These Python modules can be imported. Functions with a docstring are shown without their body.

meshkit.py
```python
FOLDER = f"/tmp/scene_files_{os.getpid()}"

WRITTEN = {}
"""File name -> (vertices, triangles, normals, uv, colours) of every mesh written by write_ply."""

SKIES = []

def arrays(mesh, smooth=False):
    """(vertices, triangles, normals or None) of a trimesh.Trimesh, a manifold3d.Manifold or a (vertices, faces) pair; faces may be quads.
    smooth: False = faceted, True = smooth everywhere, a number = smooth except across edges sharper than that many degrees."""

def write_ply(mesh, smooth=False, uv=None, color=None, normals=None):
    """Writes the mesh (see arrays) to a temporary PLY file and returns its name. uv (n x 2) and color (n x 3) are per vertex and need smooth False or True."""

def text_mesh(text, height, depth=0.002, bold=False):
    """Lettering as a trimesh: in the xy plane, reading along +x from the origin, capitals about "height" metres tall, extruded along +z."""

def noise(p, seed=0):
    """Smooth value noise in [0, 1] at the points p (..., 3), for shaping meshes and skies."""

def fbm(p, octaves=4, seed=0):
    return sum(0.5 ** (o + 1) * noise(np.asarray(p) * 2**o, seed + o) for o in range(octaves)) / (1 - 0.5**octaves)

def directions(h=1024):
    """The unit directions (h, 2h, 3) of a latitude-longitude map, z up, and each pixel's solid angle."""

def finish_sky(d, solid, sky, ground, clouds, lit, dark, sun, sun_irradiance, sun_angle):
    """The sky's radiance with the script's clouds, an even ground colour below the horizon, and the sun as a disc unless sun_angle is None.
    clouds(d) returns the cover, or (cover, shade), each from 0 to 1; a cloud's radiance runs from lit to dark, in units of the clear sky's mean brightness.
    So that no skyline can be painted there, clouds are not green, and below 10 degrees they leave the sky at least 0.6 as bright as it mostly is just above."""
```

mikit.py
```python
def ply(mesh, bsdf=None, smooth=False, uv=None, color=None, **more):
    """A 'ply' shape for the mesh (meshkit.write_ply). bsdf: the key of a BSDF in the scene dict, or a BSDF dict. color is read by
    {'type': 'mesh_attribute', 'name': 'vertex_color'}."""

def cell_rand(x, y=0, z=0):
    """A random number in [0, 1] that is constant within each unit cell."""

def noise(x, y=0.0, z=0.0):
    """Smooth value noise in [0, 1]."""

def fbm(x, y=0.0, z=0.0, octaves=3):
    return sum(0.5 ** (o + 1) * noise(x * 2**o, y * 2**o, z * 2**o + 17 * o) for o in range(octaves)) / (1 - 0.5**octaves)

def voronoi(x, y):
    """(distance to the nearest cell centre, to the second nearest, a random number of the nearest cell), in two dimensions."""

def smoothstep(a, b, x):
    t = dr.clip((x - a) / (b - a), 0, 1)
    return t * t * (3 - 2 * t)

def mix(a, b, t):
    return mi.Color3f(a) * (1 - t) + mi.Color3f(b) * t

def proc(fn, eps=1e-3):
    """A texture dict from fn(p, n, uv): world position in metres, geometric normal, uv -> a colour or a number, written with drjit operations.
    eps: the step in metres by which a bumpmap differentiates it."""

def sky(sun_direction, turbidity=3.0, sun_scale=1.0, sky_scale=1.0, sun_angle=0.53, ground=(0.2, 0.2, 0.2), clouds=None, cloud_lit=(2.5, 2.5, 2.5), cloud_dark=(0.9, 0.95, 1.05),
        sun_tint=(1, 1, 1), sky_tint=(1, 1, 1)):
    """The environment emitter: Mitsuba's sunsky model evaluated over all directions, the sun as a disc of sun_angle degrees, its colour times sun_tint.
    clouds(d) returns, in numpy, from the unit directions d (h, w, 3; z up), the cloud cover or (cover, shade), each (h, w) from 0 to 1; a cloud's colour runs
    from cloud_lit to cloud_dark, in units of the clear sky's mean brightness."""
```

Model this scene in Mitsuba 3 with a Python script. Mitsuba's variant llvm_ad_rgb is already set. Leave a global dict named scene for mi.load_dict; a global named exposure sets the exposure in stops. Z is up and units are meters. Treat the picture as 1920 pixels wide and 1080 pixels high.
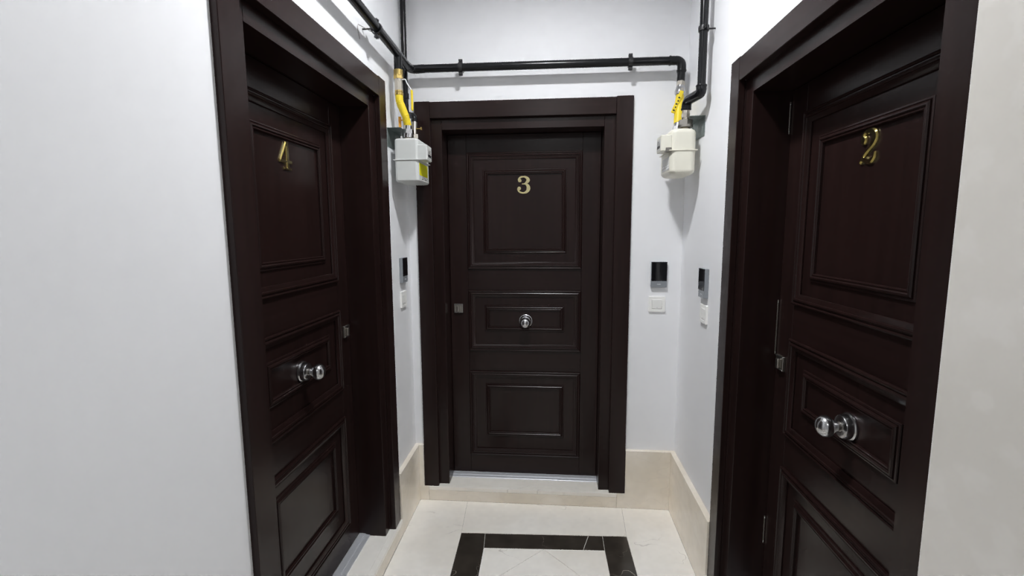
import math, random
import numpy as np
import trimesh, shapely
from shapely.geometry import Polygon, LineString, Point, box as sbox
from shapely.ops import unary_union
from shapely import affinity
import mitsuba as mi
import drjit as dr
import mikit, meshkit
from mikit import proc, noise, fbm, voronoi, smoothstep, mix

random.seed(7); np.random.seed(7)
T = mi.ScalarTransform4f
scene, labels = {}, {}

# ------------------------------------------------------------------ camera, lights, exposure
CAM = np.array([0.7815, -2.5550, 1.5502])
YAW, PITCH, ROLL = 0.08482, -0.12144, -0.00556
cy_, sy_, cp_, sp_ = math.cos(YAW), math.sin(YAW), math.cos(PITCH), math.sin(PITCH)
FW = np.array([-sy_ * cp_, cy_ * cp_, sp_]); RT = np.array([cy_, sy_, 0.0]); UP = np.cross(RT, FW)
UP = -math.sin(ROLL) * RT + math.cos(ROLL) * UP
scene['camera'] = {'type': 'perspective', 'fov': 94.487, 'fov_axis': 'x', 'near_clip': 0.02, 'far_clip': 50.0,
                   'to_world': T().look_at(origin=CAM.tolist(), target=(CAM + FW).tolist(), up=UP.tolist())}
exposure = 1.85
H = 3.03                                   # ceiling height
LAMP_NICHE = ((0.75, -1.10), 0.085, 152.0)  # round lamp over the doors: centre, radius, radiance
LAMP_HALL = ((0.75, -3.80), 0.30, 3.2)     # square panel lamp of the hall behind the camera: centre, half side, radiance
COOL = (0.985, 1.0, 1.015)

# ------------------------------------------------------------------ materials
def rgb(*c): return {'type': 'rgb', 'value': list(c)}
def mat(key, base, rough=0.5, metallic=0.0, spec=0.5, **kw):
    scene[key] = {'type': 'twosided', 'nested': {'type': 'principled', 'base_color': base if isinstance(base, dict) else rgb(*base),
                  'roughness': rough, 'metallic': metallic, 'specular': spec, **kw}}

def f_wood_up(p, n, uv):
    g = fbm(p.x * 60 + p.y * 60, p.z * 3.0, p.x * 20 - p.y * 20, octaves=3)
    r = noise(p.x * 7 + p.y * 7, p.z * 1.1, 3.3)
    c = mix((0.0090, 0.0045, 0.0041), (0.0168, 0.0078, 0.0073), g)
    return c * (0.85 + 0.3 * r)
def f_wood_across(p, n, uv):
    g = fbm((p.x + p.y) * 3.0, p.z * 70, 1.7, octaves=3)
    r = noise((p.x - p.y) * 2.0, p.z * 6, 5.3)
    c = mix((0.0090, 0.0045, 0.0041), (0.0168, 0.0078, 0.0073), g)
    return c * (0.85 + 0.3 * r)
mat('m_wood_up', proc(f_wood_up), 0.25, spec=0.24)
mat('m_wood_across', proc(f_wood_across), 0.25, spec=0.24)

def f_plaster(p, n, uv):
    g = fbm(p.x * 4, p.y * 4, p.z * 4, octaves=3)
    return mi.Color3f(0.770, 0.775, 0.792) * (0.985 + 0.03 * g)
mat('m_plaster', proc(f_plaster), 0.55, spec=0.25)
mat('m_ceiling', (0.80, 0.80, 0.80), 0.8, spec=0.2)

def f_beige(p, n, uv):
    a = fbm(p.x * 5 + 2, p.y * 5, p.z * 5, octaves=4)
    b = fbm(p.x * 28, p.y * 28, p.z * 28, octaves=3)
    c = mix((0.71, 0.645, 0.545), (0.785, 0.73, 0.645), smoothstep(0.3, 0.7, a))
    w = dr.abs(fbm(p.x * 9 + 5, p.y * 9, p.z * 9 + 3, octaves=3) - 0.5)
    return c * (0.95 + 0.10 * b) * (1 - 0.035 * (1 - smoothstep(0.0, 0.03, w)))
mat('m_beige_marble', proc(f_beige), 0.22, spec=0.4)

def f_column(p, n, uv):
    a = fbm(p.x * 4 + 2, p.y * 4, p.z * 4, octaves=4)
    b = smoothstep(0.54, 0.70, fbm(p.x * 17 + 7, p.y * 17 + 1, p.z * 17, octaves=4))
    c = mix((0.655, 0.63, 0.585), (0.71, 0.685, 0.645), smoothstep(0.3, 0.7, a))
    return mix(c, (0.755, 0.735, 0.70), b * 0.34)
mat('m_column_marble', proc(f_column), 0.28, spec=0.4)

def f_floor(p, n, uv):
    a = fbm(p.x * 3 + 4, p.y * 3 + 1, octaves=4)
    b = fbm(p.x * 40, p.y * 40, octaves=2)
    c = mix((0.81, 0.775, 0.71), (0.87, 0.845, 0.79), smoothstep(0.3, 0.7, a)) * (0.97 + 0.06 * b)
    wx, wy = p.x + 0.10 * fbm(p.x * 7, p.y * 7 + 9, octaves=3), p.y + 0.10 * fbm(p.x * 7 + 31, p.y * 7, octaves=3)
    v = dr.abs(fbm(wx * 2.3 + 8, wy * 5.1, octaves=5) - 0.5)
    m = smoothstep(0.50, 0.66, fbm(p.x * 7 + 51, p.y * 7, octaves=2))
    return mix(c, (0.38, 0.35, 0.32), 0.45 * m * (1 - smoothstep(0.0, 0.006, v)))
mat('m_floor_marble', proc(f_floor), 0.16, spec=0.45)

def f_dark(p, n, uv):
    a = fbm(p.x * 14, p.y * 14, p.z * 14, octaves=4)
    c = mix((0.020, 0.017, 0.014), (0.048, 0.040, 0.033), a)
    wx, wy = p.x + 0.12 * fbm(p.x * 11, p.y * 11 + 9, octaves=3), p.y + 0.12 * fbm(p.x * 11 + 31, p.y * 11, octaves=3)
    v = dr.abs(fbm(wx * 7 + 3, wy * 7 + 8, octaves=3) - 0.5)
    m = smoothstep(0.44, 0.60, fbm(p.x * 6 + 14, p.y * 6 + 5, octaves=2))
    return mix(c, (0.42, 0.38, 0.33), 0.75 * m * (1 - smoothstep(0.0, 0.006, v)))
mat('m_dark_marble', proc(f_dark), 0.16, spec=0.45)
mat('m_grout', (0.50, 0.48, 0.44), 0.8, spec=0.2)

mat('m_pipe', (0.006, 0.0065, 0.0075), 0.20, spec=0.32)
mat('m_clamp', (0.010, 0.010, 0.011), 0.38, spec=0.5)
mat('m_steel', (0.54, 0.54, 0.55), 0.22, 1.0)
mat('m_nickel', (0.58, 0.54, 0.47), 0.22, 1.0)
mat('m_brass', (0.62, 0.46, 0.16), 0.25, 1.0)
mat('m_numeral', (0.80, 0.71, 0.38), 0.14, 1.0)
mat('m_dull_steel', (0.36, 0.34, 0.31), 0.35, 1.0)
mat('m_aluminium', (0.68, 0.70, 0.74), 0.36, 0.50)
def f_galv(p, n, uv):
    a = fbm(p.x * 40, p.y * 40, p.z * 40, octaves=3)
    return mix((0.11, 0.145, 0.138), (0.30, 0.35, 0.335), a)
mat('m_galvanised', proc(f_galv), 0.42, 0.6)
mat('m_yellow', (0.78, 0.60, 0.03), 0.45, spec=0.4)
mat('m_orange', (0.75, 0.36, 0.05), 0.5)
mat('m_meter_grey', (0.56, 0.575, 0.56), 0.38, spec=0.45)
mat('m_meter_cream', (0.65, 0.635, 0.55), 0.36, spec=0.45)
mat('m_dial', (0.50, 0.50, 0.48), 0.35)
mat('m_black_plastic', (0.012, 0.012, 0.013), 0.40)
mat('m_black_glass', (0.004, 0.004, 0.005), 0.06, spec=0.6)
mat('m_intercom_grey', (0.25, 0.268, 0.29), 0.34, 0.30)
mat('m_white_plastic', (0.80, 0.80, 0.775), 0.32, spec=0.45)
mat('m_print', (0.85, 0.86, 0.88), 0.5)
mat('m_sticker', (0.72, 0.72, 0.70), 0.5)
mat('m_sticker_yellow', (0.62, 0.60, 0.02), 0.5)
mat('m_wire', (0.72, 0.72, 0.72), 0.4)

# ------------------------------------------------------------------ helpers
def add(key, mesh, material, smooth=False, label=None, cat=None, group=None, kind=None):
    """One shape entry; a key that is taken gets the next three-digit number."""
    if key in scene:
        n = 1
        while f'{key}_{n:03d}' in scene: n += 1
        key = f'{key}_{n:03d}'
    scene[key] = mikit.ply(mesh, material, smooth=smooth)
    tag(key, label, cat, group, kind)
    return key
def tag(key, label=None, cat=None, group=None, kind=None):
    d = {a: b for a, b in (('label', label), ('category', cat), ('group', group), ('kind', kind)) if b}
    if d: labels.setdefault(key, {}).update(d)

def bx(lo, hi, b=0.0):
    """Box between two corners, its edges chamfered by b."""
    lo, hi = np.minimum(lo, hi).astype(float), np.maximum(lo, hi).astype(float)
    if b <= 0:
        m = trimesh.creation.box(extents=hi - lo); m.apply_translation((lo + hi) / 2); return m
    pts = []
    for i in range(8):
        s = np.array([(i >> k) & 1 for k in range(3)])
        for k in range(3):
            q = np.where(s, hi - b, lo + b); q[k] = hi[k] if s[k] else lo[k]; pts.append(q)
    return trimesh.convex.convex_hull(np.array(pts))
def rbox(lo, hi, r, seg=5):
    """Box with rounded edges."""
    lo, hi = np.minimum(lo, hi).astype(float), np.maximum(lo, hi).astype(float)
    u = trimesh.creation.uv_sphere(radius=r, count=[seg * 2, seg * 4]).vertices
    pts = np.vstack([u + np.where([(i >> k) & 1 for k in range(3)], hi - r, lo + r) for i in range(8)])
    return trimesh.convex.convex_hull(pts)
def extr(poly, h):
    gs = getattr(poly, 'geoms', [poly])
    return trimesh.util.concatenate([trimesh.creation.extrude_polygon(g, h, engine='earcut') for g in gs if g.area > 1e-9])
def cat(*ms): return trimesh.util.concatenate(list(ms))
def mv(m, M):
    m = m.copy(); M = np.asarray(M, float); m.vertices = m.vertices @ M[:3, :3].T + M[:3, 3]
    if np.linalg.det(M[:3, :3]) < 0: m.faces = m.faces[:, ::-1]
    return m
def frame(o, x, y, z):
    M = np.eye(4); M[:3, 0], M[:3, 1], M[:3, 2], M[:3, 3] = x, y, z, o; return M
def lathe(profile, n=32):
    """profile: (radius, height) pairs, about z."""
    m = trimesh.creation.revolve(np.array(profile, float), sections=n)
    return m
def axis_frame(p, d):
    d = np.asarray(d, float) / np.linalg.norm(d)
    a = np.array([0, 0, 1.0]) if abs(d[2]) < 0.9 else np.array([1.0, 0, 0])
    x = np.cross(a, d); x /= np.linalg.norm(x)
    return frame(p, x, np.cross(d, x), d)
def tube(pts, r, n=20, cap=True):
    """Round tube along a polyline; r a number or one per point."""
    P = np.asarray(pts, float); k = len(P); R = np.broadcast_to(r, k)
    t = np.gradient(P, axis=0); t /= np.linalg.norm(t, axis=1, keepdims=True)
    u = axis_frame(P[0], t[0])[:3, 0]; V = []
    ang = np.arange(n) * 2 * math.pi / n
    for i in range(k):
        u = u - t[i] * (u @ t[i]); u /= np.linalg.norm(u); w = np.cross(t[i], u)
        V.append(P[i] + R[i] * (np.cos(ang)[:, None] * u + np.sin(ang)[:, None] * w))
    V = np.vstack(V); F = []
    for i in range(k - 1):
        for j in range(n):
            a, b = i * n + j, i * n + (j + 1) % n
            F += [[a, b, b + n], [a, b + n, a + n]]
    if cap:
        V = np.vstack([V, P[0], P[-1]]); c0, c1 = len(V) - 2, len(V) - 1
        for j in range(n):
            F += [[c0, (j + 1) % n, j], [c1, (k - 1) * n + j, (k - 1) * n + (j + 1) % n]]
    return trimesh.Trimesh(V, F, process=False)
def fillet(pts, rad, seg=8):
    """Polyline with its inner corners rounded by arcs of the given radius."""
    P = [np.asarray(p, float) for p in pts]; out = [P[0]]
    for i in range(1, len(P) - 1):
        a, b = P[i - 1] - P[i], P[i + 1] - P[i]
        la, lb = np.linalg.norm(a), np.linalg.norm(b); a /= la; b /= lb
        th = math.acos(np.clip(a @ b, -1, 1)); d = min(rad / math.tan(th / 2), 0.49 * la, 0.49 * lb)
        rr = d * math.tan(th / 2); bis = (a + b) / np.linalg.norm(a + b); c = P[i] + bis * rr / math.sin(th / 2)
        s, e = P[i] + a * d - c, P[i] + b * d - c; phi = math.acos(np.clip(s @ e / rr**2, -1, 1))
        for k in range(seg + 1):
            q = k / seg
            out.append(c + (math.sin((1 - q) * phi) * s + math.sin(q * phi) * e) / math.sin(phi))
    out.append(P[-1]); return np.array(out)
def rod(a, b, r, n=20): return tube([a, np.asarray(a) + 0.5 * (np.asarray(b) - a), b], r, n)
def hexnut(a, b, r):
    m = trimesh.creation.cylinder(radius=r, height=1.0, sections=6); a, b = np.asarray(a, float), np.asarray(b, float)
    L = np.linalg.norm(b - a); m.vertices[:, 2] *= L
    return mv(m, axis_frame((a + b) / 2, b - a))

# ------------------------------------------------------------------ the room
XR = 1.46; WT = 0.24; YF = -4.9
YH = -2.15; HX0, HX1 = -1.35, 2.80          # where the niche opens into the hall, and the hall's sides
# doors: local frame u (viewer's right), w (into the wall), z; numbers measured on door 3
W_ = 1.1384; UJ0, UJ1 = 0.0828, 1.0526; UI0, UI1 = 0.1385, 0.9959
ZS, ZI, ZH, ZT = 0.0826, 2.0826, 2.1377, 2.2236; LEAF = 0.132; SK = 0.026; ZK = 0.3356
class Door:
    def __init__(s, name, origin, right, into, su, mirror, za, zb):
        s.name, s.O, s.R, s.D, s.su, s.mirror, s.za, s.zb = name, np.array(origin, float), np.array(right, float), np.array(into, float), su, mirror, za, zb
    def u(s, u): return s.su * ((W_ - u) if s.mirror else u)
    def z(s, z): return s.za * z + s.zb
    def M(s):
        M = np.eye(4)
        M[:3, 0] = s.R * s.su * (-1 if s.mirror else 1); M[:3, 1] = s.D; M[:3, 2] = (0, 0, s.za)
        M[:3, 3] = s.O + (s.R * s.su * W_ if s.mirror else 0) + np.array([0, 0, s.zb]); return M
    def at(s, u, w, z): return s.O + s.R * s.u(u) + s.D * w + np.array([0, 0, s.z(z)])
    def F(s, u, w, z):   # frame facing the viewer: x right, y up, z out of the wall
        return frame(s.at(u, w, z), s.R, (0, 0, 1), -s.D)
D3 = Door('door_3', (0.0527, 0, 0), (1, 0, 0), (0, 1, 0), 1.0, False, 1.0, 0.0)
D2 = Door('door_2', (XR, -0.6503, 0), (0, -1, 0), (1, 0, 0), 0.955, False, 0.965, 0.012)
D4 = Door('door_4', (0, -0.3557 - 0.977 * W_, 0), (0, 1, 0), (-1, 0, 0), 0.977, True, 1.0, 0.004)

def wall_mesh(outer, holes, M):
    return mv(extr(Polygon(outer, holes), WT), M)
def hole(d, base):   # rough opening in the wall's own coordinate
    a, b = sorted((base(d.at(0.070, 0, 0)), base(d.at(W_ - 0.070, 0, 0)))); t = d.z(ZI + 0.070)
    return [(a, 0.001), (b, 0.001), (b, t), (a, t)]
add('wall_back', wall_mesh([(0, 0), (XR, 0), (XR, H), (0, H)], [hole(D3, lambda p: p[0])], frame((0, WT, 0), (1, 0, 0), (0, 0, 1), (0, -1, 0))), 'm_plaster',
    label='white plastered end wall around the middle door, under the long black pipe', cat='wall', kind='structure')
add('wall_left', wall_mesh([(YH, 0), (WT, 0), (WT, H), (YH, H)], [hole(D4, lambda p: p[1])], frame((-WT, 0, 0), (0, 1, 0), (0, 0, 1), (1, 0, 0))), 'm_plaster',
    label='pale grey plastered wall at the left, around the door numbered 4', cat='wall', kind='structure')
add('wall_right', wall_mesh([(YH, 0), (WT, 0), (WT, H), (YH, H)], [hole(D2, lambda p: p[1])], frame((XR, 0, 0), (0, 1, 0), (0, 0, 1), (1, 0, 0))), 'm_plaster',
    label='white plastered wall at the right, around the door numbered 2', cat='wall', kind='structure')
y2 = D2.at(W_, 0, 0)[1]
add('wall_right__marble_panel', bx((XR - 0.042, YH, 0), (XR - 0.0005, y2 - 0.002, H), 0.0015), 'm_column_marble', label='pale beige marble facing at the right edge')
for k_, lo, hi, w in (('wall_front', (HX0 - .2, YF - .2, 0), (HX1 + .2, YF, H), 'plain wall of the hall behind the viewer'),
                      ('wall_hall_left', (HX0 - .2, YF, 0), (HX0, YH, H), 'plain side wall of the hall, out to the left'),
                      ('wall_hall_right', (HX1, YF, 0), (HX1 + .2, YH, H), 'plain side wall of the hall, out to the right'),
                      ('wall_return_left', (HX0 - .2, YH, 0), (-WT, YH + .2, H), 'plain wall of the hall, left of the passage to the doors'),
                      ('wall_return_right', (XR + WT, YH, 0), (HX1 + .2, YH + .2, H), 'plain wall of the hall, right of the passage to the doors')):
    add(k_, bx(lo, hi), 'm_plaster', label=w, cat='wall', kind='structure')
add('ceiling', bx((HX0 - .2, YF - 0.2, H), (HX1 + .2, WT, H + 0.15)), 'm_ceiling', label='plain white ceiling of the hall', cat='ceiling', kind='structure')

# floor: screed with marble tiles let into it
add('floor', bx((HX0 - .2, YF - 0.2, -0.14), (HX1 + .2, WT, -0.0015)), 'm_grout', label='marble floor with a dark marble frame inlaid in pale tiles', cat='floor', kind='structure')
TZ = -0.0300
def tile(name, pts, material, gap=0.0009, **kw):
    g = Polygon(pts).buffer(-gap, join_style=2)
    if g.is_empty: return
    m = extr(g, 0.03 - 0.001); m.apply_translation((0, 0, TZ))
    top = extr(g.buffer(-0.0006, join_style=2), 0.001); top.apply_translation((0, 0, -0.001))
    add('floor__' + name, cat(m, top), material, **kw)
def Lx(a, b, y): return a[0] + (b[0] - a[0]) * (y - a[1]) / (b[1] - a[1])
oTL, oTR = (0.321, -0.311), (1.166, -0.277); iTL, iTR = (0.453, -0.4175), (1.044, -0.392)
YB, YBi = -2.45, -2.33
oBL, oBR, iBL, iBR = (0.372, YB), (1.215, YB), (0.484, YBi), (1.095, YBi)
yb = -SK; x0f, x1f = SK, XR - SK
DL = 'dark brown marble strip'
tile('tile', [(x0f, yb), (0.3023, yb), oTL, (Lx(oTL, oBL, -1.25), -1.25), (x0f, -1.25)], 'm_floor_marble')
tile('tile', [(x0f, -1.25), (Lx(oTL, oBL, -1.25), -1.25), oBL, (x0f, YB)], 'm_floor_marble')
tile('tile', [(0.3023, yb), (1.1763, yb), oTR, oTL], 'm_floor_marble')
tile('tile', [(1.1763, yb), (x1f, yb), (x1f, -1.30), (Lx(oTR, oBR, -1.30), -1.30), oTR], 'm_floor_marble')
tile('tile', [(x1f, -1.30), (x1f, YB), oBR, (Lx(oTR, oBR, -1.30), -1.30)], 'm_floor_marble')
tile('border_tile', [oTL, (0.4445, -0.3060), iTL, (Lx(iTL, iBL, -1.35), -1.35), (Lx(oTL, oBL, -1.35), -1.35)], 'm_dark_marble', label=DL)
tile('border_tile', [(Lx(oTL, oBL, -1.35), -1.35), (Lx(iTL, iBL, -1.35), -1.35), iBL, oBL], 'm_dark_marble', label=DL)
tile('border_tile', [(0.4445, -0.3060), (0.9726, -0.2848), (0.9395, -0.3965), iTL], 'm_dark_marble', gap=0.0016, label=DL)
tile('border_tile', [(0.9726, -0.2848), (1.0440, -0.2819), iTR, (0.9395, -0.3965)], 'm_dark_marble', gap=0.0016, label=DL)
tile('border_tile', [(1.0440, -0.2819), oTR, (Lx(oTR, oBR, -1.35), -1.35), (Lx(iTR, iBR, -1.35), -1.35), iTR], 'm_dark_marble', label=DL)
tile('border_tile', [(Lx(oTR, oBR, -1.35), -1.35), oBR, iBR, (Lx(iTR, iBR, -1.35), -1.35)], 'm_dark_marble', label=DL)
tile('border_tile', [oBL, iBL, iBR, oBR], 'm_dark_marble', label=DL)
inner = Polygon([iTL, iTR, iBR, iBL]); ap = (0.7462, -0.4068); s_ = 0.296
for i in range(-1, 9):
    for j in range(-1, 9):
        c = np.array(ap) + s_ * (i * np.array([-1, -1]) + j * np.array([1, -1])) + np.array([0, 0])
        q = Polygon([c, c + s_ * np.array([-1, -1]), c + s_ * np.array([0, -2]), c + s_ * np.array([1, -1])]).intersection(inner)
        if q.area > 1e-3: tile('tile', list(q.exterior.coords)[:-1], 'm_floor_marble')
for i in range(5):
    for j in range(3):
        ya = (YB, -3.27, -4.09, YF)
        tile('tile', [(HX0 + .83 * i, ya[j]), (HX0 + .83 * (i + 1), ya[j]), (HX0 + .83 * (i + 1), ya[j + 1]), (HX0 + .83 * i, ya[j + 1])], 'm_floor_marble')

# skirting slabs
def slab_xz(pts, y0, y1):   # outline in x, z
    return mv(extr(Polygon(pts), abs(y1 - y0)), frame((0, max(y0, y1), 0), (1, 0, 0), (0, 0, 1), (0, -1, 0)))
GP = 0.0006
zt3 = ZS
add('baseboard_back', slab_xz([(1.148 + GP, 0), (XR - SK - GP, 0), (XR - SK - GP, ZK), (1.1925, ZK), (1.1925, zt3), (1.148 + GP, zt3)], -SK, -0.0003), 'm_beige_marble',
    label='beige marble skirting slab to the right of the middle door', cat='skirting', kind='structure')
add('baseboard_back_001', slab_xz([(SK + GP, 0), (0.0786 - GP, 0), (0.0786 - GP, zt3), (0.0515, zt3), (0.0515, ZK - 0.004), (SK + GP, ZK - 0.004)], -SK, -0.0003), 'm_beige_marble',
    label='narrow beige marble skirting slip to the left of the middle door', cat='skirting', kind='structure')
yl = D4.at(0, 0, 0)[1]
add('baseboard_left', bx((0.0003, yl + 0.002, 0), (SK, -0.0005, ZK - 0.004), 0.0008), 'm_beige_marble', label='beige marble skirting between the door numbered 4 and the corner', cat='skirting', kind='structure')
add('baseboard_left_001', bx((0.0003, YH, 0), (SK, D4.at(W_, 0, 0)[1] - 0.002, ZK), 0.0008), 'm_beige_marble', label='beige marble skirting on the near side of the door numbered 4', cat='skirting', kind='structure')
add('baseboard_right', bx((XR - SK, D2.at(0, 0, 0)[1] + 0.003, 0), (XR - 0.0003, -0.0005, ZK), 0.0008), 'm_beige_marble', label='beige marble skirting between the corner and the door numbered 2', cat='skirting', kind='structure')

# ceiling lamps
def emitter(mesh, power):
    return {**mikit.ply(mesh, 'm_white_plastic'), 'emitter': {'type': 'area', 'radiance': rgb(*[power * k for k in COOL])}}
(cx_, cy2), r_, pw = LAMP_NICHE
rim = lathe([(r_ + .002, 0.0), (r_ + .012, 0.0), (r_ + .012, -.036), (r_ + .008, -.038), (r_ + .002, -.036), (r_ + .002, 0.0)], 40)   # deep can round the diffuser
rim.apply_translation((cx_, cy2, H - .0005)); rim.fix_normals()
add('ceiling_lamp__rim', rim, 'm_white_plastic', smooth=40)
a_ = np.arange(40) * 2 * math.pi / 40
V_ = np.vstack([np.stack([cx_ + r_ * np.cos(a_), cy2 + r_ * np.sin(a_), a_ * 0 + H - .006], 1), [[cx_, cy2, H - .006]]])
scene['ceiling_lamp__diffuser'] = emitter(trimesh.Trimesh(V_, [[40, (i + 1) % 40, i] for i in range(40)], process=False), pw)
tag('ceiling_lamp', 'round ceiling lamp above the passage to the doors', 'ceiling lamp')
(cx_, cy2), r_, pw = LAMP_HALL
fr_ = extr(sbox(cx_ - r_ - .02, cy2 - r_ - .02, cx_ + r_ + .02, cy2 + r_ + .02).difference(sbox(cx_ - r_, cy2 - r_, cx_ + r_, cy2 + r_)), .012); fr_.apply_translation((0, 0, H - .0125))
add('ceiling_lamp_001__frame', fr_, 'm_white_plastic')
q_ = np.array([(-r_, -r_), (-r_, r_), (r_, r_), (r_, -r_)])
scene['ceiling_lamp_001__diffuser'] = emitter(trimesh.Trimesh(np.c_[q_ + (cx_, cy2), np.full(4, H - .006)], [[0, 1, 2], [0, 2, 3]], process=False), pw)
tag('ceiling_lamp_001', 'square panel lamp on the ceiling of the hall', 'ceiling lamp')

# ------------------------------------------------------------------ doors
def ring_mould(u0, u1, z0, z1, prof, w):
    """A profile (inward offset, height) swept round a rectangle with mitred corners; w: depth of its back, height goes towards the viewer."""
    V, F = [], []; k = len(prof)
    for cu, cz, du, dz in ((u0, z0, 1, 1), (u1, z0, -1, 1), (u1, z1, -1, -1), (u0, z1, 1, -1)):
        for t, h in prof: V.append((cu + du * t, w - h, cz + dz * t))
    for c in range(4):
        n = (c + 1) % 4
        for i in range(k - 1):
            a, b, d, e = c * k + i, n * k + i, n * k + i + 1, c * k + i + 1
            F += [[a, b, d], [a, d, e]]
    m = trimesh.Trimesh(V, F, process=False); return m
OUTER = [(0, 0), (0, .0075), (.0015, .0105), (.0050, .0120), (.0085, .0105), (.0100, .0078), (.0125, .0078), (.0140, .0105), (.0180, .0132), (.0225, .0120), (.0245, .0085), (.0270, .0080), (.0320, .0055), (.0370, .0030), (.0390, .0012), (.0390, -.002)]
INNER = [(0, -.002), (0, .0030), (.0015, .0050), (.0060, .0062), (.0085, .0050), (.0100, .0085), (.0135, .0112), (.0175, .0120), (.0200, .0100), (.0212, .0078), (.0235, .0092), (.0262, .0092), (.0280, .0070), (.0285, -.002)]
PANELS = [((.2453, .8945, 1.3300, 1.9830), (.3370, .8080, 1.4190, 1.8900)),
          ((.2453, .8945, .8495, 1.2060), (.3400, .8020, .9650, 1.1190)),
          ((.2440, .8940, .2080, .7260), (.3400, .8010, .3250, .6480))]
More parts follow.
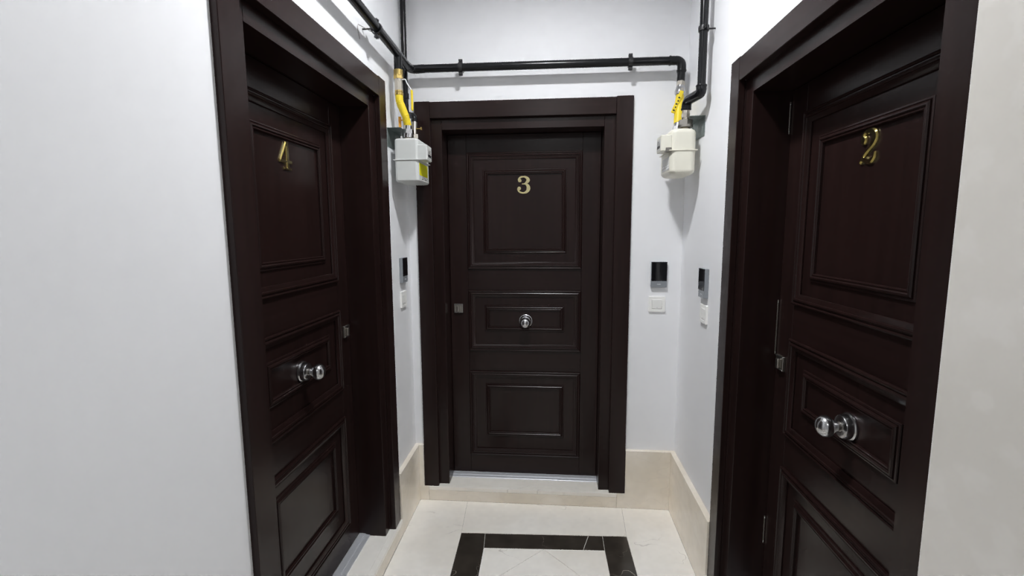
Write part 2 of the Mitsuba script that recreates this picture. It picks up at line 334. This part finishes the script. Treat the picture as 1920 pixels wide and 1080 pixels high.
def build_door(d, num, label, numlabel):
    n, M = d.name, d.M()
    def A(part, mesh, material, smooth=False, label=None): return add(f'{n}__{part}', mv(mesh, M), material, smooth, label)
    b = 0.0018
    # casing
    A('casing__upright', bx((0, -.019, ZS), (UJ0, .004, ZT), b), 'm_wood_up')
    A('casing__upright', bx((UJ1, -.019, ZS), (W_, .004, ZT + .001), b), 'm_wood_up')
    A('casing__head', bx((UJ0 + .0004, -.0180, ZH), (UJ1 - .0004, .004, ZT - .003), b), 'm_wood_across')
    # jamb lining, one step behind the casing
    A('jamb__side', bx((.0715, .0114, ZS), (UI0, .19, ZI + .066), b), 'm_wood_up')
    A('jamb__side', bx((UI1, .0114, ZS), (W_ - .0715, .19, ZI + .066), b), 'm_wood_up')
    A('jamb__head', bx((UI0 + .0003, .0114, ZI), (UI1 - .0003, .19, ZI + .066), .0006), 'm_wood_across')
    A('jamb__filler', bx((.0830, .0045, ZH + .002), (W_ - .0830, .0113, ZH + .05)), 'm_wood_across')
    A('jamb__filler', bx((.0500, .0045, ZS), (.0815, .0113, ZH)), 'm_wood_up')
    A('jamb__filler', bx((W_ - .0815, .0045, ZS), (W_ - .0500, .0113, ZH)), 'm_wood_up')
    # leaf
    L0, L1, w0, w1 = UI0 + .0025, UI1 - .0025, LEAF + .0114, LEAF + .058
    zb, zt = ZS + .0125, ZI - .003
    pu0, pu1 = .2453, .8945
    sb = 0.0008
    A('leaf__stile', bx((L0, w0, zb), (pu0 - .0002, w1, zt), sb), 'm_wood_up')
    A('leaf__stile', bx((pu1 + .0002, w0, zb), (L1, w1, zt), sb), 'm_wood_up')
    zz = [zb, .2080, .7260, .8495, 1.2060, 1.3300, 1.9830, zt]
    for i in range(0, 8, 2):
        A('leaf__rail', bx((pu0 + .0002, w0, zz[i]), (pu1 - .0002, w1, zz[i + 1]), sb), 'm_wood_across')
    for (o, q) in PANELS:
        A('leaf__panel', bx((o[0] + .001, w0 + .004, o[2] + .001), (o[1] - .001, w1, o[3] - .001)), 'm_wood_up')
        A('leaf__outer_moulding', ring_mould(*o, OUTER, w0 + .0005), 'm_wood_up', 25)
        A('leaf__inner_moulding', ring_mould(*q, INNER, w0 + .0035), 'm_wood_up', 25)
    # threshold plate
    prof = [(.0890, 0), (.0890, .0035), (.0910, .0050), (.1100, .0065), (.1115, .0095), (.1150, .0105), (.1420, .0115), (.1420, 0)]
    th = mv(extr(Polygon(prof), UI1 - UI0 - .001), frame((UI0 + .0005, 0, ZS + .0002), (0, 1, 0), (0, 0, 1), (1, 0, 0)))
    A('threshold', th, 'm_aluminium', label='brushed aluminium threshold strip')
    # sill
    if num == '3':
        s0, s1 = 0.0786 + GP - .0527, 1.148 - GP - .0527
    else:
        s0, s1 = -.003, W_ + .003
    A('sill__riser', bx((s0, -SK, 0), (s1, -.0003, ZS - .0205), .0006), 'm_beige_marble', label='beige marble riser under the door')
    A('sill__tread', cat(bx((s0, -SK - .0005, ZS - .020), (s1, .0002, ZS), .0008), bx((.0715, .0002, ZS - .020), (W_ - .0715, .22, ZS - .00005))), 'm_floor_marble', label='pale marble step top')
    # hardware: frames facing the viewer
    K = d.F(.5778, w0 + .004, 1.0270) @ T_np(({'2': .020, '3': 0, '4': .010}[num], 0, 0))
    rose = lathe([(0, 0), (.0385, 0), (.0395, .002), (.0390, .0055), (.0365, .0075), (.0345, .0085), (.0335, .0200), (.0310, .0250), (.0240, .0275), (0, .0280)], 40)
    neck = lathe([(.0150, .026), (.0128, .030), (.0128, .038)], 32)
    ball = lathe([(0, .0340), (.0128, .0350), (.0150, .0400), (.0200, .0470), (.0268, .0540), (.0302, .0620), (.0298, .0705), (.0255, .0785), (.0175, .0848), (.0075, .0880), (0, .0885)], 40)
    for m in (rose, neck, ball): m.fix_normals()
    A2 = lambda part, mesh, material, smooth=False, label=None, Fm=K: add(f'{n}__{part}', mv(mesh, Fm), material, smooth, label)
    A2('knob__rose', rose, 'm_steel', 35); A2('knob__neck', neck, 'm_dull_steel', 60); A2('knob__ball', ball, 'm_steel', 60)
    tag(f'{n}__knob', 'brushed steel round door knob')
    Q = d.F(.1870, w0, 1.1003)
    A2('lock__plate', rbox((-.0265, -.0265, 0), (.0265, .0265, .010), .002, 3), 'm_dull_steel', 30, Fm=Q)
    A2('lock__cover', rbox((-.0105, -.0190, .0092), (.0065, .0155, .019), .003, 3), 'm_dull_steel', 30, Fm=Q)
    A2('lock__trim', cat(bx((-.0255, .0205, .0092), (.0255, .0250, .0115), .0008), bx((-.0255, -.0250, .0092), (.0255, -.0205, .0115), .0008)), 'm_steel', Fm=Q)
    tag(f'{n}__lock', 'square steel lock cover')
    N = d.F(.5685, w0 + .004, 1.8025)
    dx_, dz_, k_ = {'2': (.016, .011, .93), '3': (0, 0, 1), '4': (-.028, .006, .97)}[num]
    N = N @ np.array([[k_, 0, 0, dx_], [0, k_, 0, dz_], [0, 0, 1, 0], [0, 0, 0, 1.0]])
    A2('number', numeral(num), 'm_numeral', False, numlabel, Fm=N)
    if num == '2':   # strike plates in the gap on the lock side
        for za, zc in ((1.876, 1.984), (1.093, 1.294), (.345, .458)):
            pl = cat(bx((UI0 - .0008, w0 - .0065, (za - .012) / .965), (UI0 + .0012, w0 - .002, (zc - .012) / .965), .0004))
            sc = [mv(trimesh.creation.uv_sphere(radius=.0026, count=[8, 12]), T_np((UI0 + .0012, w0 - .0045, ((z_ - .012) / .965)))) for z_ in (za + .008, zc - .008)]
            A('strike_plate', pl, 'm_dull_steel', label='thin steel strike plate in the door gap')
            A('strike_plate__screw', cat(sc[0]), 'm_steel', 40); A('strike_plate__screw', cat(sc[1]), 'm_steel', 40)
    tag(n, label, 'door', kind='structure')
def T_np(v): M = np.eye(4); M[:3, 3] = v; return M

def stroke(pts, seg=8):
    """Union of discs of varying radius along a smooth path through (x, y, r)."""
    from scipy.interpolate import PchipInterpolator, CubicSpline
    P = np.array(pts, float); s = np.r_[0, np.cumsum(np.hypot(*np.diff(P[:, :2], axis=0).T))]
    q = np.linspace(0, s[-1], seg * (len(P) - 1) + 1)
    xy, r = CubicSpline(s, P[:, :2])(q), PchipInterpolator(s, P[:, 2])(q)
    ds = [Point(*a).buffer(b, 10) for a, b in zip(xy, r)]
    return unary_union([ds[i].union(ds[i + 1]).convex_hull for i in range(len(ds) - 1)])
def numeral(ch):
    if ch == '3':
        g = unary_union([Point(.145, .735).buffer(.10, 12), Point(.115, .30).buffer(.105, 12),
            stroke([(.085, .79, .05), (.17, .905, .048), (.34, .952, .045), (.53, .90, .07), (.625, .76, .098), (.55, .635, .07), (.43, .565, .04), (.30, .545, .028)]),
            stroke([(.30, .545, .028), (.47, .540, .04), (.60, .455, .08), (.645, .30, .105), (.575, .14, .085), (.40, .052, .05), (.20, .072, .046), (.075, .17, .048), (.05, .27, .05)])])
        g = affinity.translate(g, -.375, -.5)
    elif ch == '2':
        g = unary_union([Point(.165, .70).buffer(.135, 12),
            stroke([(.09, .77, .065), (.19, .895, .062), (.37, .940, .060), (.56, .875, .10), (.635, .72, .125), (.555, .55, .10), (.39, .41, .065), (.20, .24, .055), (.085, .09, .052)]),
            stroke([(.08, .08, .055), (.20, .16, .07), (.37, .115, .10), (.53, .085, .085), (.635, .150, .070), (.685, .285, .045)])])
        g = affinity.translate(g, -.375, -.5)
    else:
        g = unary_union([Polygon([(.42, 1.0), (.60, 1.0), (.60, .07), (.76, .07), (.76, 0), (.27, 0), (.27, .07), (.42, .07)]),
                         Polygon([(.0, .235), (.80, .235), (.80, .335), (.0, .335)]),
                         Polygon([(.0, .30), (.115, .335), (.47, .90), (.47, 1.0), (.42, 1.0)])]).buffer(.008, 4)
        g = affinity.translate(g, -.40, -.5)
    g = affinity.scale(g, .0985, .0985, origin=(0, 0)).simplify(.0002)
    layers = [(0, .0040, .0)] + [(.0040 + i * .0007, .0040 + (i + 1) * .0007, (0.0003, .0009, .0016, .0026, .0040)[i]) for i in range(5)]
    ms = []
    for z0, z1, ins in layers:
        q = g.buffer(-ins)
        if q.is_empty: continue
        m = extr(q, z1 - z0); m.apply_translation((0, 0, z0)); ms.append(m)
    return cat(*ms)

build_door(D4, '4', 'dark brown panelled door with a brass number 4, at the left', 'brass number 4')
build_door(D3, '3', 'dark brown panelled door with a brass number 3, in the end wall', 'brass number 3')
build_door(D2, '2', 'dark brown panelled door with a brass number 2, at the right', 'brass number 2')

# ------------------------------------------------------------------ gas pipes
PR = 0.0195
def clamp(key, c, axis, out, tail=0.055, r=PR):
    """Two-half pipe clamp: band, two bolted ears along `ear`, a stud to the wall (against `out`)."""
    axis, out = np.array(axis, float), np.array(out, float); axis /= np.linalg.norm(axis)
    ear = np.cross(axis, out); F = frame(c, ear, out, axis)
    band = lathe([(r + .0008, -.010), (r + .0045, -.010), (r + .0052, 0), (r + .0045, .010), (r + .0008, .010), (r + .0008, -.010)], 28); band.fix_normals()
    parts = [band]
    for s in (-1, 1):
        parts += [bx((s * (r + .003), -.0055, -.0095), (s * (r + .019), -.0012, .0095), .0008), bx((s * (r + .003), .0012, -.0095), (s * (r + .019), .0055, .0095), .0008)]
        bolt = trimesh.creation.cylinder(radius=.0052, height=.019, sections=6); bolt = mv(bolt, frame((s * (r + .012), 0, 0), (1, 0, 0), (0, 0, -1), (0, 1, 0))); parts.append(bolt)
    add(key, mv(cat(*parts), F), 'm_clamp', 30)
    k = [x for x in scene if x.startswith(key)][-1]
    add(k + '__stud', rod(np.array(c) - out * (r + .003), np.array(c) - out * (tail - .0005), .0032, 10), 'm_clamp', 40)
def weld(p, d, r, l=.007):
    m = lathe([(r - .002, -l / 2), (r + .0022, -l / 2), (r + .0032, 0), (r + .0022, l / 2), (r - .002, l / 2)], 24); m.fix_normals()
    return mv(m, axis_frame(p, d))
DB = 0.075
pA, pT, pB, pC, pD, pE = (.06, -2.02, 2.426), (.06, -.285, 2.3645), (.06, -DB, 2.366), (1.406, -DB, 2.3655), (1.404, -DB, 2.262), None
lab = 'black gas pipe over the door numbered 4 and along the end wall'
add('gas_pipe__run', tube(np.vstack([fillet([(.06, -2.02, H - .001), pA, (.06, -1.5, 2.407)], .05, 8), [(.06, -.13, 2.3635)]]), PR, 24), 'm_pipe', 40)
add('gas_pipe__elbow', tube(fillet([(.06, -.135, 2.3637), pB, (.130, -DB, 2.3685)], .050, 10), PR + .0012, 24), 'm_pipe', 40)
add('gas_pipe__tee_stub', tube([(.06, -.285, 2.3665), (.06, -.285, 2.33), (.06, -.285, 2.297)], PR - .0005, 24), 'm_pipe', 40)
add('gas_pipe__run', tube([(.125, -DB, 2.3684), (.7, -DB, 2.367), (1.352, -DB, 2.3657)], PR, 24), 'm_pipe', 40)
add('gas_pipe__elbow', cat(tube(fillet([(1.345, -DB, 2.3657), pC, (1.4055, -DB, 2.31)], .042, 10), PR + .0015, 24), weld((1.350, -DB, 2.3657), (1, 0, 0), PR + .001), weld((1.4055, -DB, 2.318), (0, 0, 1), PR + .001)), 'm_pipe', 40)
add('gas_pipe__drop', tube([(1.4055, -DB, 2.316), (1.405, -DB, 2.29), pD], PR - .001, 24), 'm_pipe', 40)
clamp('gas_pipe__clamp', (.316, -DB, 2.368), (1, 0, 0), (0, -1, 0), DB)
clamp('gas_pipe__clamp', (1.160, -DB, 2.366), (1, 0, 0), (0, -1, 0), DB)
clamp('gas_pipe__clamp', (.06, -.554, 2.3735), (0, 1, -.036), (1, 0, 0), .06)
hook = tube([(.038, -.556, 2.362), (.020, -.585, 2.366), (.006, -.612, 2.369), (.0045, -.614, 2.35), (.0045, -.596, 2.318)], .0013, 8)
add('gas_pipe__wire', hook, 'm_dull_steel', label='bent steel wire under the clamp')
tag('gas_pipe', lab, 'gas pipe')

RL = 0.0142
add('gas_riser__pipe', tube([(.0215, -.058, H - .001), (.0215, -.058, 2.5), (.0215, -.058, 2.165)], RL, 20), 'm_pipe', 40)
add('gas_riser__bend', tube(fillet([(.0215, -.058, 2.172), (.0215, -.058, 2.150), (.083, -.128, 2.125), (.085, -.130, 2.090)], .020, 8), RL + .0015, 20), 'm_pipe', 40)
add('gas_riser__coupling', rod((.0215, -.058, 2.255), (.0215, -.058, 2.228), RL + .004, 20), 'm_pipe', 30)
tag('gas_riser', 'black vertical gas pipe in the left corner, behind the valve', 'gas pipe')
RR = 0.0170
xr_, yr_ = XR - .048, -.388
add('gas_riser_001__pipe', tube([(xr_, yr_, H - .001), (xr_, yr_, 2.5), (xr_, yr_, 2.150)], RR, 24), 'm_pipe', 40)
add('gas_riser_001__bend', cat(tube(fillet([(xr_, yr_, 2.160), (xr_, yr_, 2.128), (1.389, -.258, 2.128), (1.388, -.252, 2.090)], .024, 9), RR + .0045, 24), weld((xr_, yr_, 2.156), (0, 0, 1), RR + .003), weld((1.388, -.252, 2.094), (0, 0, 1), RR + .003)), 'm_pipe', 40)
clamp('gas_riser_001__clamp', (xr_, yr_, 2.386), (0, 0, 1), (-1, 0, 0), .048, RR)
tag('gas_riser_001', 'black vertical gas pipe on the right wall with a bent lower end', 'gas pipe')

# ------------------------------------------------------------------ gas meters
def meter(key, M, body, z0, zf, z1, stickers, label, ports, r=.028, dm=.022):
    """Local frame: x along the wall towards the viewer, y out of the wall, z up; M maps it to the world."""
    def A(part, mesh, material, smooth=False, label=None): add(f'{key}__{part}', mv(mesh, M), material, smooth, label)
    def shell(za, zb, grow, dome):
        pts = []
        for z, k in ((za, 0), (zb, 1)):
            inset = grow if k == (0 if dome < 0 else 1) else 0
            for cx in (-1, 1):
                for (yy, sy) in ((.024 + r, -1), (.140 - r, 1)):
                    for a in np.linspace(0, 2 * math.pi, 28, endpoint=False):
                        pts.append((cx * (.100 - r) + r * math.cos(a), yy + r * math.sin(a), z))
        P = np.array(pts)
        # rounded far end: pull a second, smaller ring further out
        sgn = 1 if dome > 0 else -1; zend = zb if dome > 0 else za
        rings = [P]
        for f in np.linspace(.15, 1, 7):
            a = f * math.pi / 2; ins = dm * (1 - math.cos(a)); dz = dm * math.sin(a)
            Q = P[np.isclose(P[:, 2], zend)].copy(); c = np.array([0, .082, 0])
            Q[:, 0] -= np.sign(Q[:, 0]) * np.minimum(ins, abs(Q[:, 0])); Q[:, 1] -= np.sign(Q[:, 1] - .082) * ins; Q[:, 2] += sgn * (dz - dm)
            rings.append(Q)
        P2 = P.copy(); P2[np.isclose(P2[:, 2], zend), 2] -= sgn * dm
        rings[0] = P2
        return trimesh.convex.convex_hull(np.vstack(rings))
    A('upper_case', shell(zf + .001, z1, .0, 1), body, 40)
    A('lower_case', shell(z0, zf - .001, .0, -1), body, 40)
    A('flange', rbox((-.1045, .0195, zf - .0022), (.1045, .1455, zf + .0022), .0018, 3), body, 30)
    ixa, ixb = .005, .094; iza, izb = zf - .004, zf + .070
    A('index_box', bx((ixa, .132, iza + .002), (ixb, .181, izb), .003), body, 20)
    A('dial', bx((ixa + .010, .1795, iza + .010), (ixb - .010, .1822, izb - .014), .0006), 'm_dial', label='grey counter face')
    cw = cat(bx((ixa + .018, .182, iza + .019), (ixb - .018, .1832, iza + .031)))
    A('counter', cw, 'm_black_plastic', label='dark counter window')
    for i in range(3):
        A('print_line', bx((ixa + .018, .182, iza + .036 + i * .006), (ixb - .018 - .008 * i, .1826, iza + .038 + i * .006)), 'm_black_plastic')
    if r > .02: A('index_clip', bx((ixb - .030, .133, iza - .001), (ixb + .0035, .160, iza + .018), .002), 'm_dull_steel')
    for (a0, a1, b0, b1, mt, lb) in stickers:
        A('sticker', bx((a0, .1395, b0), (a1, .1412, b1)), mt, label=lb)
    for px_, py_ in ports:
        c = mv(lathe([(0, 0), (.022, 0), (.022, .006), (.0195, .010), (0, .010)], 24), T_np((px_, py_, z1 - .002))); c.fix_normals()
        A('port', c, 'm_nickel', 35)
    tag(key, label, 'gas meter', 'gas meters in the corners')
def Mloc(x0, y0, out):   # x_local -> -y world (towards the viewer), y_local -> out
    return frame((x0, y0, 0), (0, -1, 0), (out, 0, 0), (0, 0, 1))
meter('gas_meter', Mloc(.008, -.203, 1), 'm_meter_grey', 1.783, 1.885, 1.985,
      [(-.060, .085, 1.815, 1.872, 'm_sticker_yellow', 'yellow label'), (-.062, .040, 1.792, 1.812, 'm_sticker', 'white printed label')],
      'pale grey gas meter with a yellow label, on the left wall', [(.052, .080), (-.058, .080)], .016, .010)
meter('gas_meter_001', Mloc(XR - .008, -.203, -1), 'm_meter_cream', 1.797, 1.905, 2.003,
      [(-.050, .080, 1.822, 1.880, 'm_dial', 'grey printed label')], 'cream gas meter on the right wall beside the end wall', [(.052, .066), (-.064, .070)])
# small printed marks on the lower labels
def marks(key, M, zs, x0, x1, step, material):
    k = 0
    for z in zs:
        x = x0
        while x < x1:
            w = step * (.4 + .5 * random.random()); add(f'{key}__print_line', mv(bx((x, .1410, z), (x + w, .1416, z + .006)), M), material); x += step * 1.1; k += 1
marks('gas_meter', Mloc(.008, -.203, 1), (1.796, 1.804), -.055, .035, .016, 'm_black_plastic')
marks('gas_meter_001', Mloc(XR - .008, -.203, -1), (1.828, 1.838), -.045, .075, .018, 'm_print')
# wall brackets: a shelf over the meter and a leg on the wall
def bracket(key, x0, out, z, label, holes):
    M = Mloc(x0, -.203, out)
    pl = Polygon([(-.100, .0015), (.100, .0015), (.100, .066), (-.100, .066)])
    for hx, hy, hr in holes: pl = pl.difference(Point(hx, hy).buffer(hr))
    m = extr(pl, .0022); m.apply_translation((0, 0, z))
    add(key + '__shelf', mv(m, M), 'm_galvanised')
    add(key + '__wall_leg', mv(bx((-.100, .0005, z - .085), (.100, .0028, z + .002), .0005), M), 'm_galvanised')
    tag(key, label, 'bracket', 'steel brackets over the gas meters')
bracket('meter_bracket', 0, 1, 2.033, 'greenish galvanised steel bracket above the grey meter on the left wall', [(.052, .088, .0202), (-.058, .088, .0165)])
bracket('meter_bracket_001', XR, -1, 2.052, 'greenish galvanised steel bracket above the cream meter on the right wall', [(.052, .074, .0192), (-.075, .0755, .0202)])

# ------------------------------------------------------------------ fittings
# left: valve under the tee, yellow hose, union
def A(key, mesh, material, smooth=False, label=None): return add(key, mesh, material, smooth, label)
vx, vy = .06, -.285
A('gas_valve__nut', cat(rod((vx, vy, 2.297), (vx, vy, 2.270), .0215, 24), hexnut((vx, vy, 2.274), (vx, vy, 2.256), .0225)), 'm_brass', 30, 'brass top nut')
A('gas_valve__body', cat(rod((vx, vy, 2.257), (vx, vy, 2.244), .0185, 24), hexnut((vx, vy, 2.245), (vx, vy, 2.203), .0195)), 'm_nickel', 30)
A('gas_valve__collar', cat(rod((vx, vy, 2.204), (vx, vy, 2.196), .0195, 24), rod((vx, vy, 2.194), (vx, vy, 2.184), .0200, 24)), 'm_brass', 30)
A('gas_valve__arm', tube(fillet([(vx + .014, vy - .004, 2.252), (vx + .034, vy - .004, 2.254), (vx + .040, vy - .002, 2.236), (vx + .058, vy, 2.208), (vx + .062, vy, 2.190)], .006, 5), .0030, 10), 'm_wire', 40, 'bent white lever arm')
A('gas_valve__handle', rbox((vx + .058, vy - .010, 2.112), (vx + .0665, vy + .006, 2.205), .0035, 3), 'm_yellow', 30, 'thin yellow lever handle')
tag('gas_valve', 'brass and nickel gas valve hanging below the pipe in the left corner', 'valve')
path = fillet([(vx, vy, 2.1835), (vx + .001, vy, 2.155), (.083, -.268, 2.092), (.0885, -.255, 2.050)], .06, 10)
rr = .0178 + .0007 * np.sin(np.arange(len(path)) * 1.9)
A('gas_hose', tube(path, rr, 24), 'm_yellow', 40)
tag('gas_hose', 'thick yellow gas hose above the grey meter on the left wall', 'gas hose')
A('gas_hose__tag', cat(rbox((.043, -.256, 2.044), (.056, -.250, 2.094), .002, 3), rod((.050, -.253, 2.075), (.072, -.256, 2.080), .003, 8)), 'm_orange', 30, 'orange seal tag')
px0, py0 = .088, -.255
A('gas_union__nut', cat(hexnut((px0, py0, 2.032), (px0, py0, 2.012), .0285), rod((px0, py0, 2.012), (px0, py0, 1.9935), .0265, 24)), 'm_steel', 30)
A('gas_union__sleeve', rod((px0, py0, 2.050), (px0, py0, 2.030), .0195, 24), 'm_steel', 30)
tag('gas_union', 'bright steel union nut between the yellow hose and the grey meter', 'pipe fitting')
qx, qy = .088, -.145
A('gas_union_001__nut', cat(hexnut((qx, qy, 2.030), (qx, qy, 2.010), .0250), rod((qx, qy, 2.010), (qx, qy, 1.995), .0230, 24)), 'm_nickel', 30)
A('gas_union_001__sleeve', cat(rod((qx - .002, qy + .012, 2.092), (qx, qy, 2.030), .0150, 20)), 'm_dull_steel', 30)
A('gas_union_001__bleed_screw', cat(rod((qx + .010, qy - .004, 2.058), (qx + .036, qy - .006, 2.058), .0035, 10), hexnut((qx + .034, qy - .006, 2.058), (qx + .042, qy - .006, 2.058), .0080)), 'm_brass', 30, 'small brass bleed screw')
tag('gas_union_001', 'dark steel and brass fitting between the corner riser and the grey meter', 'pipe fitting')

# right: valve under the elbow with a yellow lever, hose, union
def lerp(a, b, t): return np.asarray(a) + (np.asarray(b) - a) * t
a0, a1 = np.array([1.404, -.076, 2.264]), np.array([1.380, -.140, 2.005])
P = lambda t: lerp(a0, a1, t)
A('gas_valve_001__nut', cat(hexnut(P(0), P(.09), .0205)), 'm_nickel', 30)
A('gas_valve_001__body', cat(rod(P(.08), P(.13), .0190, 24), tube([P(.12), P(.17), P(.22), P(.26)], [.0205, .0250, .0250, .0200], 24)), 'm_steel', 40)
A('gas_valve_001__spindle', rod(P(.18) + (0, -.020, 0), P(.18) + (0, -.036, 0), .0075, 16), 'm_nickel', 30)
hp0, hp1 = P(.26) + (-.002, -.034, .004), np.array([1.358, -.124, 2.108])
dv = hp1 - hp0; lz = dv / np.linalg.norm(dv); lx = np.cross((0, 1, 0), lz); lx /= np.linalg.norm(lx); ly = np.cross(lz, lx)
HF = frame(hp0, lx, ly, lz); LL = float(np.linalg.norm(dv))
A('gas_valve_001__handle', mv(rbox((-.0095, -.0035, -.010), (.0095, .0035, LL), .0032, 3), HF), 'm_yellow', 30, 'yellow lever handle with dark lettering')
for i, z in enumerate(np.linspace(.022, LL - .016, 5)):
    for yf in (-.0041, .0034):
        A('gas_valve_001__print_line', mv(bx((-.0045, yf, z), (.0045 - .003 * (i % 2), yf + .0007, z + .006)), HF), 'm_black_plastic')
tag('gas_valve_001', 'nickel gas valve with a yellow lever below the pipe elbow at the right', 'valve')
A('gas_hose_001', tube([P(.25), P(.35), P(.5), P(.65), P(.80)], [.0175, .0205, .0210, .0205, .0200], 24), 'm_yellow', 40)
tag('gas_hose_001', 'short yellow gas hose above the cream meter on the right wall', 'gas hose')
A('gas_union_002__sleeve', rod(P(.79), P(.88), .0185, 24), 'm_steel', 30)
A('gas_union_002__nut', cat(hexnut(P(.87), P(.94), .0255), rod(P(.94), P(.97), .0235, 24)), 'm_steel', 30)
tag('gas_union_002', 'bright steel union nut between the short yellow hose and the cream meter', 'pipe fitting')
rx, ry = 1.386, -.255
A('gas_union_003__sleeve', cat(rod((rx + .001, ry, 2.092), (rx, ry, 2.074), .0165, 24), hexnut((rx, ry, 2.075), (rx, ry, 2.056), .0185), rod((rx, ry, 2.057), (rx, ry, 2.040), .0165, 24)), 'm_nickel', 30)
A('gas_union_003__nut', cat(hexnut((rx, ry, 2.044), (rx, ry, 2.022), .0320), rod((rx, ry, 2.022), (rx, ry, 2.0115), .0330, 24)), 'm_dull_steel', 30)
tag('gas_union_003', 'dark steel union nut between the bent black riser and the cream meter', 'pipe fitting')

# ------------------------------------------------------------------ intercoms and switches
def wall_frame(p, out, right): return frame(p, right, (0, 0, 1), out)
def intercom(key, F, w, h, label, group=None):
    def A(part, mesh, material, smooth=False, label=None): add(f'{key}__{part}', mv(mesh, F), material, smooth, label)
    A('body', rbox((-w / 2, -h / 2, .0005), (w / 2, h / 2, .0190), .0025, 4), 'm_intercom_grey', 30)
    A('screen', bx((-w / 2 + .0010, -h / 2 + .034, .0180), (w / 2 - .0010, h / 2 - .0010, .0204), .0008), 'm_black_glass', label='black glass screen')
    for i in range(4):
        A('logo', bx((-.0085 + i * .0045, -h / 2 + .0150, .0186), (-.0052 + i * .0045, -h / 2 + .0178, .0194)), 'm_print')
    tag(key, label, 'intercom', 'intercoms beside the doors')
def switch(key, F, w, h, label):
    def A(part, mesh, material, smooth=False, label=None): add(f'{key}__{part}', mv(mesh, F), material, smooth, label)
    o = sbox(-w / 2, -h / 2, w / 2, h / 2).buffer(-.004).buffer(.004); i = sbox(-w / 2 + .0165, -h / 2 + .0155, w / 2 - .0165, h / 2 - .0175)
    fr = cat(extr(o.difference(i), .0075), mv(extr(o.buffer(-.0012).difference(i.buffer(.0008)), .0012), T_np((0, 0, .0075))))
    A('plate', mv(fr, T_np((0, 0, .0005))), 'm_white_plastic')
    rk = mv(rbox((-w / 2 + .0172, -h / 2 + .0182, .002), (w / 2 - .0172, h / 2 - .0162, .0098), .0012, 3), np.array([[1, 0, 0, 0], [0, 1, 0, 0], [0, .06, 1, 0], [0, 0, 0, 1.0]]))
    A('rocker', rk, 'm_white_plastic', 30)
    A('mark', bx((-.003, -h / 2 + .0225, .0085), (.003, -h / 2 + .0245, .0098)), 'm_dial')
    tag(key, label, 'light switch', 'light switches under the intercoms')
intercom('intercom', wall_frame((1.3435, 0, 1.3138), (0, -1, 0), (1, 0, 0)), .0820, .1350, 'grey intercom with a black screen on the end wall, right of the middle door')
switch('light_switch', wall_frame((1.3390, 0, 1.1550), (0, -1, 0), (1, 0, 0)), .0860, .0835, 'white light switch on the end wall, right of the middle door')
intercom('intercom_001', wall_frame((XR, -.4080, 1.3135), (-1, 0, 0), (0, -1, 0)), .0820, .1300, 'grey intercom with a black screen on the right wall, beside the door numbered 2')
switch('light_switch_001', wall_frame((XR, -.4120, 1.1760), (-1, 0, 0), (0, -1, 0)), .0860, .0835, 'white light switch on the right wall, beside the door numbered 2')
intercom('intercom_002', wall_frame((0, -.1500, 1.3480), (1, 0, 0), (0, 1, 0)), .0780, .1290, 'grey intercom with a black screen on the left wall, beside the door numbered 4')
switch('light_switch_002', wall_frame((0, -.1500, 1.1940), (1, 0, 0), (0, 1, 0)), .0860, .0835, 'white light switch on the left wall, beside the door numbered 4')
